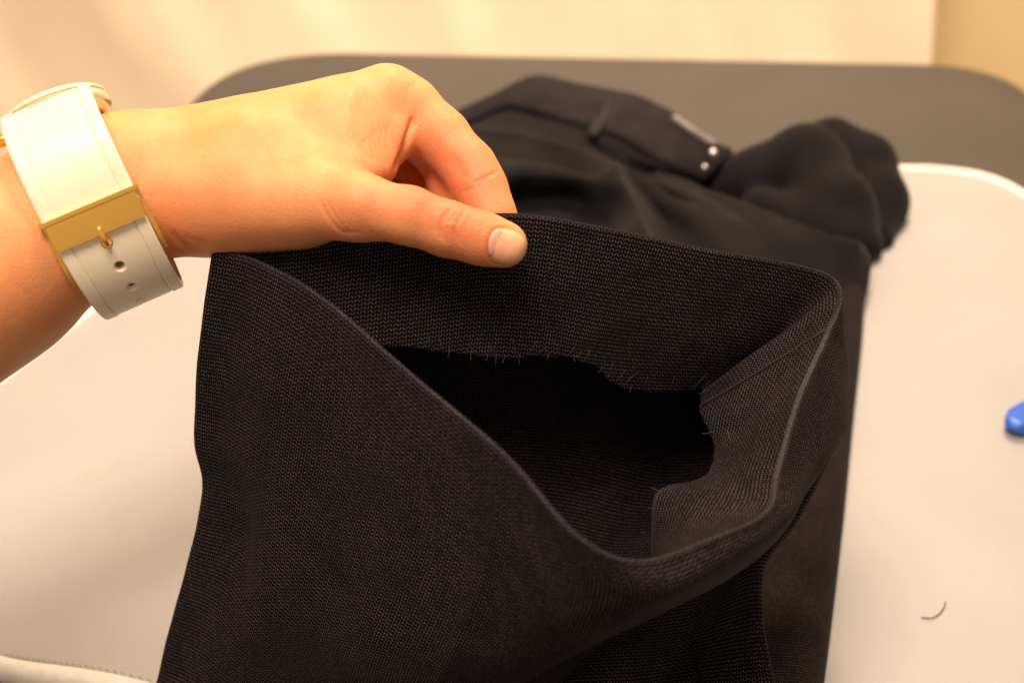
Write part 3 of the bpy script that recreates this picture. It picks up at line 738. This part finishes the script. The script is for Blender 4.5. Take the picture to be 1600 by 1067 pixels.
def strap(name, ph0, ph1, off, hw0, hw1, thick, parent, mat, holes=(), grooves=True, n=150, m_=90, shift=0.0):
    """outer surface grid with grooves and dimpled holes, closed by an inner surface"""
    ph = np.linspace(ph0, ph1, n); us = np.linspace(-1, 1, m_); Go = np.empty((n, m_, 3)); Gi = np.empty((n, m_, 3))
    arc = np.concatenate([[0], np.cumsum([np.linalg.norm(ring(ph[i+1])[0]-ring(ph[i])[0]) for i in range(n-1)])])
    for i, f_ in enumerate(ph):
        c_, n_ = ring(f_, off); hw = hw0+(hw1-hw0)*i/(n-1)
        for j, u in enumerate(us):
            x_ = u*hw; ed = min(1, (1-abs(u))*hw/0.0009); h_ = thick*(0.55+0.45*math.sqrt(max(0, 1-(1-ed)**2)))
            if grooves:
                g_ = abs(abs(x_)-(hw-0.0048)); h_ -= 0.00075*math.exp(-(g_/0.00026)**2)
                h_ += 0.0003*(1 if abs(x_) > hw-0.0048 else 0)
            for hp in holes:
                dd = math.hypot(x_, (f_-hp)*0.036)
                h_ -= thick*0.95/(1+math.exp((dd-0.0017)/0.00011))
            Go[i, j] = c_+aA*(x_+shift)+n_*h_; Gi[i, j] = c_+aA*(x_+shift)
    V_ = np.concatenate([Go.reshape(-1, 3), Gi.reshape(-1, 3)]); F1 = grid_faces(n, m_); F2 = F1[:, ::-1]+n*m_
    S_ = []
    for i in range(n-1):
        for j in (0, m_-1):
            a, b = i*m_+j, (i+1)*m_+j; q = [a, b, b+n*m_, a+n*m_]; S_.append(q if j else q[::-1])
    for j in range(m_-1):
        for i in (0, n-1):
            a, b = i*m_+j, i*m_+j+1; q = [a, b, b+n*m_, a+n*m_]; S_.append(q[::-1] if i else q)
    return mk(name, V_, F1.tolist()+F2.tolist()+S_, mat, parent)
strap('upper_strap', R(-84), R(4), 0.0, .0172, .0172, .0026, watch, M_strap)
strap('strap_tail', R(6), R(150), 0.0004, .0168, .0150, .0024, watch, M_strap, holes=[R(15.5+17.5*k) for k in range(1, 7)], n=330, m_=140)
strap('under_strap', R(48), R(170), -.0050, .0160, .0150, .0022, watch, M_strap, grooves=False, n=60, m_=20, shift=-.0022)
for k in range(1, 5):
    c_, n_ = ring(R(15.5+17.5*k), 0.00045)
    q_ = np.cross(n_, aA); rr_ = 0.0015
    dv = [c_+n_*0.00045]+[c_+n_*0.00035+rr_*(aA*math.cos(a)+q_*math.sin(a)) for a in np.linspace(0, 2*np.pi, 20, endpoint=False)]
    mk('hole_shade_disc', dv, [[0, 1+i, 1+(i+1) % 20] for i in range(20)], M_hole, watch)  # dark discs: the shade down in the holes is put into their colour
# buckle: curved plate with lip, side rails, pin
def bucklebar(name, ph0, ph1, u0, u1, off, thick, mat, parent, n=24, m_=2, bev=0.0003):
    ph = np.linspace(ph0, ph1, n); us = np.linspace(u0, u1, m_)
    Go = np.array([[ring(f_, off+thick)[0]+aA*u for u in us] for f_ in ph]); Gi = np.array([[ring(f_, off)[0]+aA*u for u in us] for f_ in ph])
    V_ = np.concatenate([Go.reshape(-1, 3), Gi.reshape(-1, 3)]); F1 = grid_faces(n, m_); F2 = F1[:, ::-1]+n*m_; S_ = []
    for i in range(n-1):
        for j in (0, m_-1):
            a, b = i*m_+j, (i+1)*m_+j; q = [a, b, b+n*m_, a+n*m_]; S_.append(q if j else q[::-1])
    for j in range(m_-1):
        for i in (0, n-1):
            a, b = i*m_+j, i*m_+j+1; q = [a, b, b+n*m_, a+n*m_]; S_.append(q[::-1] if i else q)
    return mk(name, V_, F1.tolist()+F2.tolist()+S_, mat, parent, bevel=bev)
bk = bucklebar('buckle', R(1.2), R(12.2), -.0166, .0166, .0022, .0026, M_gold, watch)
bucklebar('buckle_lip', R(-.6), R(.7), -.0182, .0182, .0016, .0036, M_gold, bk)
for sx in (-1, 1):
    u0, u1 = (-.0183, -.0171) if sx < 0 else (.0171, .0183)
    bucklebar('side_rail', R(-1), R(34), u0, u1, -.0028, .0042, M_gold, bk)
pin = [ring(R(9), .0052)[0], ring(R(13), .0058)[0], ring(R(17), .0050)[0], ring(R(20), .0026)[0]]
V, F = tube(catmull(pin, 12), 0.0010, 10); mk('buckle_pin', V, F, M_gold, bk)
th = np.linspace(0, 2*np.pi, 24, endpoint=False); hc, hn = ring(R(17.5), .0026)
tt = np.cross(hn, aA)
V, F = tube([hc+0.0019*(aA*math.cos(a)+tt*math.sin(a)) for a in np.append(th, 0)], 0.0005, 8, cap=False); mk('eyelet', V, F, M_gold, bk)
# case
cc = Wc-pp*.0353-nn*.0138; cn = -pp*0.955-nn*0.25; cn /= np.linalg.norm(cn)
ax1 = aA-cn*(aA@cn); ax1 /= np.linalg.norm(ax1); ax2 = np.cross(cn, ax1)
def lathe(name, prof, mat, parent, seg=64):
    th = np.linspace(0, 2*np.pi, seg, endpoint=False)
    V_ = [cc+ax1*r*math.cos(a)+ax2*r*math.sin(a)+cn*z for r, z in prof for a in th]
    Fc = grid_faces(len(prof), seg, True).tolist(); Fc.append(list(range(seg))[::-1]); Fc.append(list(range((len(prof)-1)*seg, len(prof)*seg)))
    return mk(name, V_, Fc, mat, parent)
lathe('case', [(.0150,-.0055),(.0195,-.0040),(.0207,-.0015),(.0208,.0005),(.0200,.0022),(.0190,.0030)], M_rose, watch)
lathe('bezel', [(.0180,.0025),(.0200,.0028),(.0203,.0038),(.0192,.0047),(.0180,.0049),(.0176,.0046)], M_strap, watch)
lathe('crystal', [(.0175,.0038),(.0174,.0050),(.0150,.0054),(.0100,.0058),(.0050,.0060),(.0010,.0060)], M_crystal, watch)
for s1 in (-1, 1):
    for s2 in (-1, 1):
        a = cc+ax1*s1*.0125+ax2*s2*.0150; b = cc+ax1*s1*.0125+ax2*s2*.0235-cn*.0045
        V, F = tube([a, (a+b)/2+cn*.0008, b], [.0028, .0026, .0020], 10); mk('lug', V, F, M_rose, watch)
V, F = tube([cc+ax1*-.0205, cc+ax1*-.0245], .0026, 16); mk('crown', V, F, M_gold, watch)

# ------------------------------------------------------------------ blue handle and thread snippet on the pad
bl = thing('seam_ripper', 'blue plastic tool handle poking in at the right edge of the pad', 'sewing tool')
hb = [S(1576, 668, .007), S(1640, 632, .006), S(1720, 575, .006), S(1830, 500, .006)]
pc = catmull(hb, 40); t_ = np.gradient(pc, axis=0); t_ /= np.linalg.norm(t_, axis=1, keepdims=True)
sd = np.cross(t_, [0, 0, 1]); L = np.linspace(0, 1, 40); wd = 0.0095*np.minimum(1, np.sqrt(np.clip(L/0.10+0.03, 0, 1)))
ph = np.linspace(0, 2*np.pi, 24, endpoint=False); V_ = []
for i in range(40):
    for a in ph:
        sx, sz = np.sign(math.cos(a))*abs(math.cos(a))**.6, np.sign(math.sin(a))*abs(math.sin(a))**.6
        rec = 0.0012 if (abs(math.cos(a)) < 0.55 and math.sin(a) > 0 and 0.06 < L[i] < 0.5) else 0
        V_.append(pc[i]+sd[i]*wd[i]*sx+np.array([0, 0, 1])*(wd[i]/0.0095*0.0058*sz-rec))
Fc = grid_faces(40, 24, True).tolist(); Fc.append(list(range(24))[::-1]); Fc.append(list(range(39*24, 40*24)))
mk('handle', V_, Fc, M_blue, bl, subsurf=1)
e2 = S(1830, 500, .006); dr = t_[-1]
V, F = tube([e2, e2+dr*.03, e2+dr*.05], [.0016, .0012, .0006], 10); mk('blade', V, F, M_steel, bl)

pts = [S(1440, 964, .0006), S(1455, 965, .0008), S(1468, 958, .0010), S(1475, 948, .0008), S(1478, 940, .0006)]
V, F = tube(catmull(pts, 24), 0.00028, 6)
tag(mk('thread_snippet', V, F, M_hair), 'short curved dark thread snippet lying on the beige pad', 'thread')
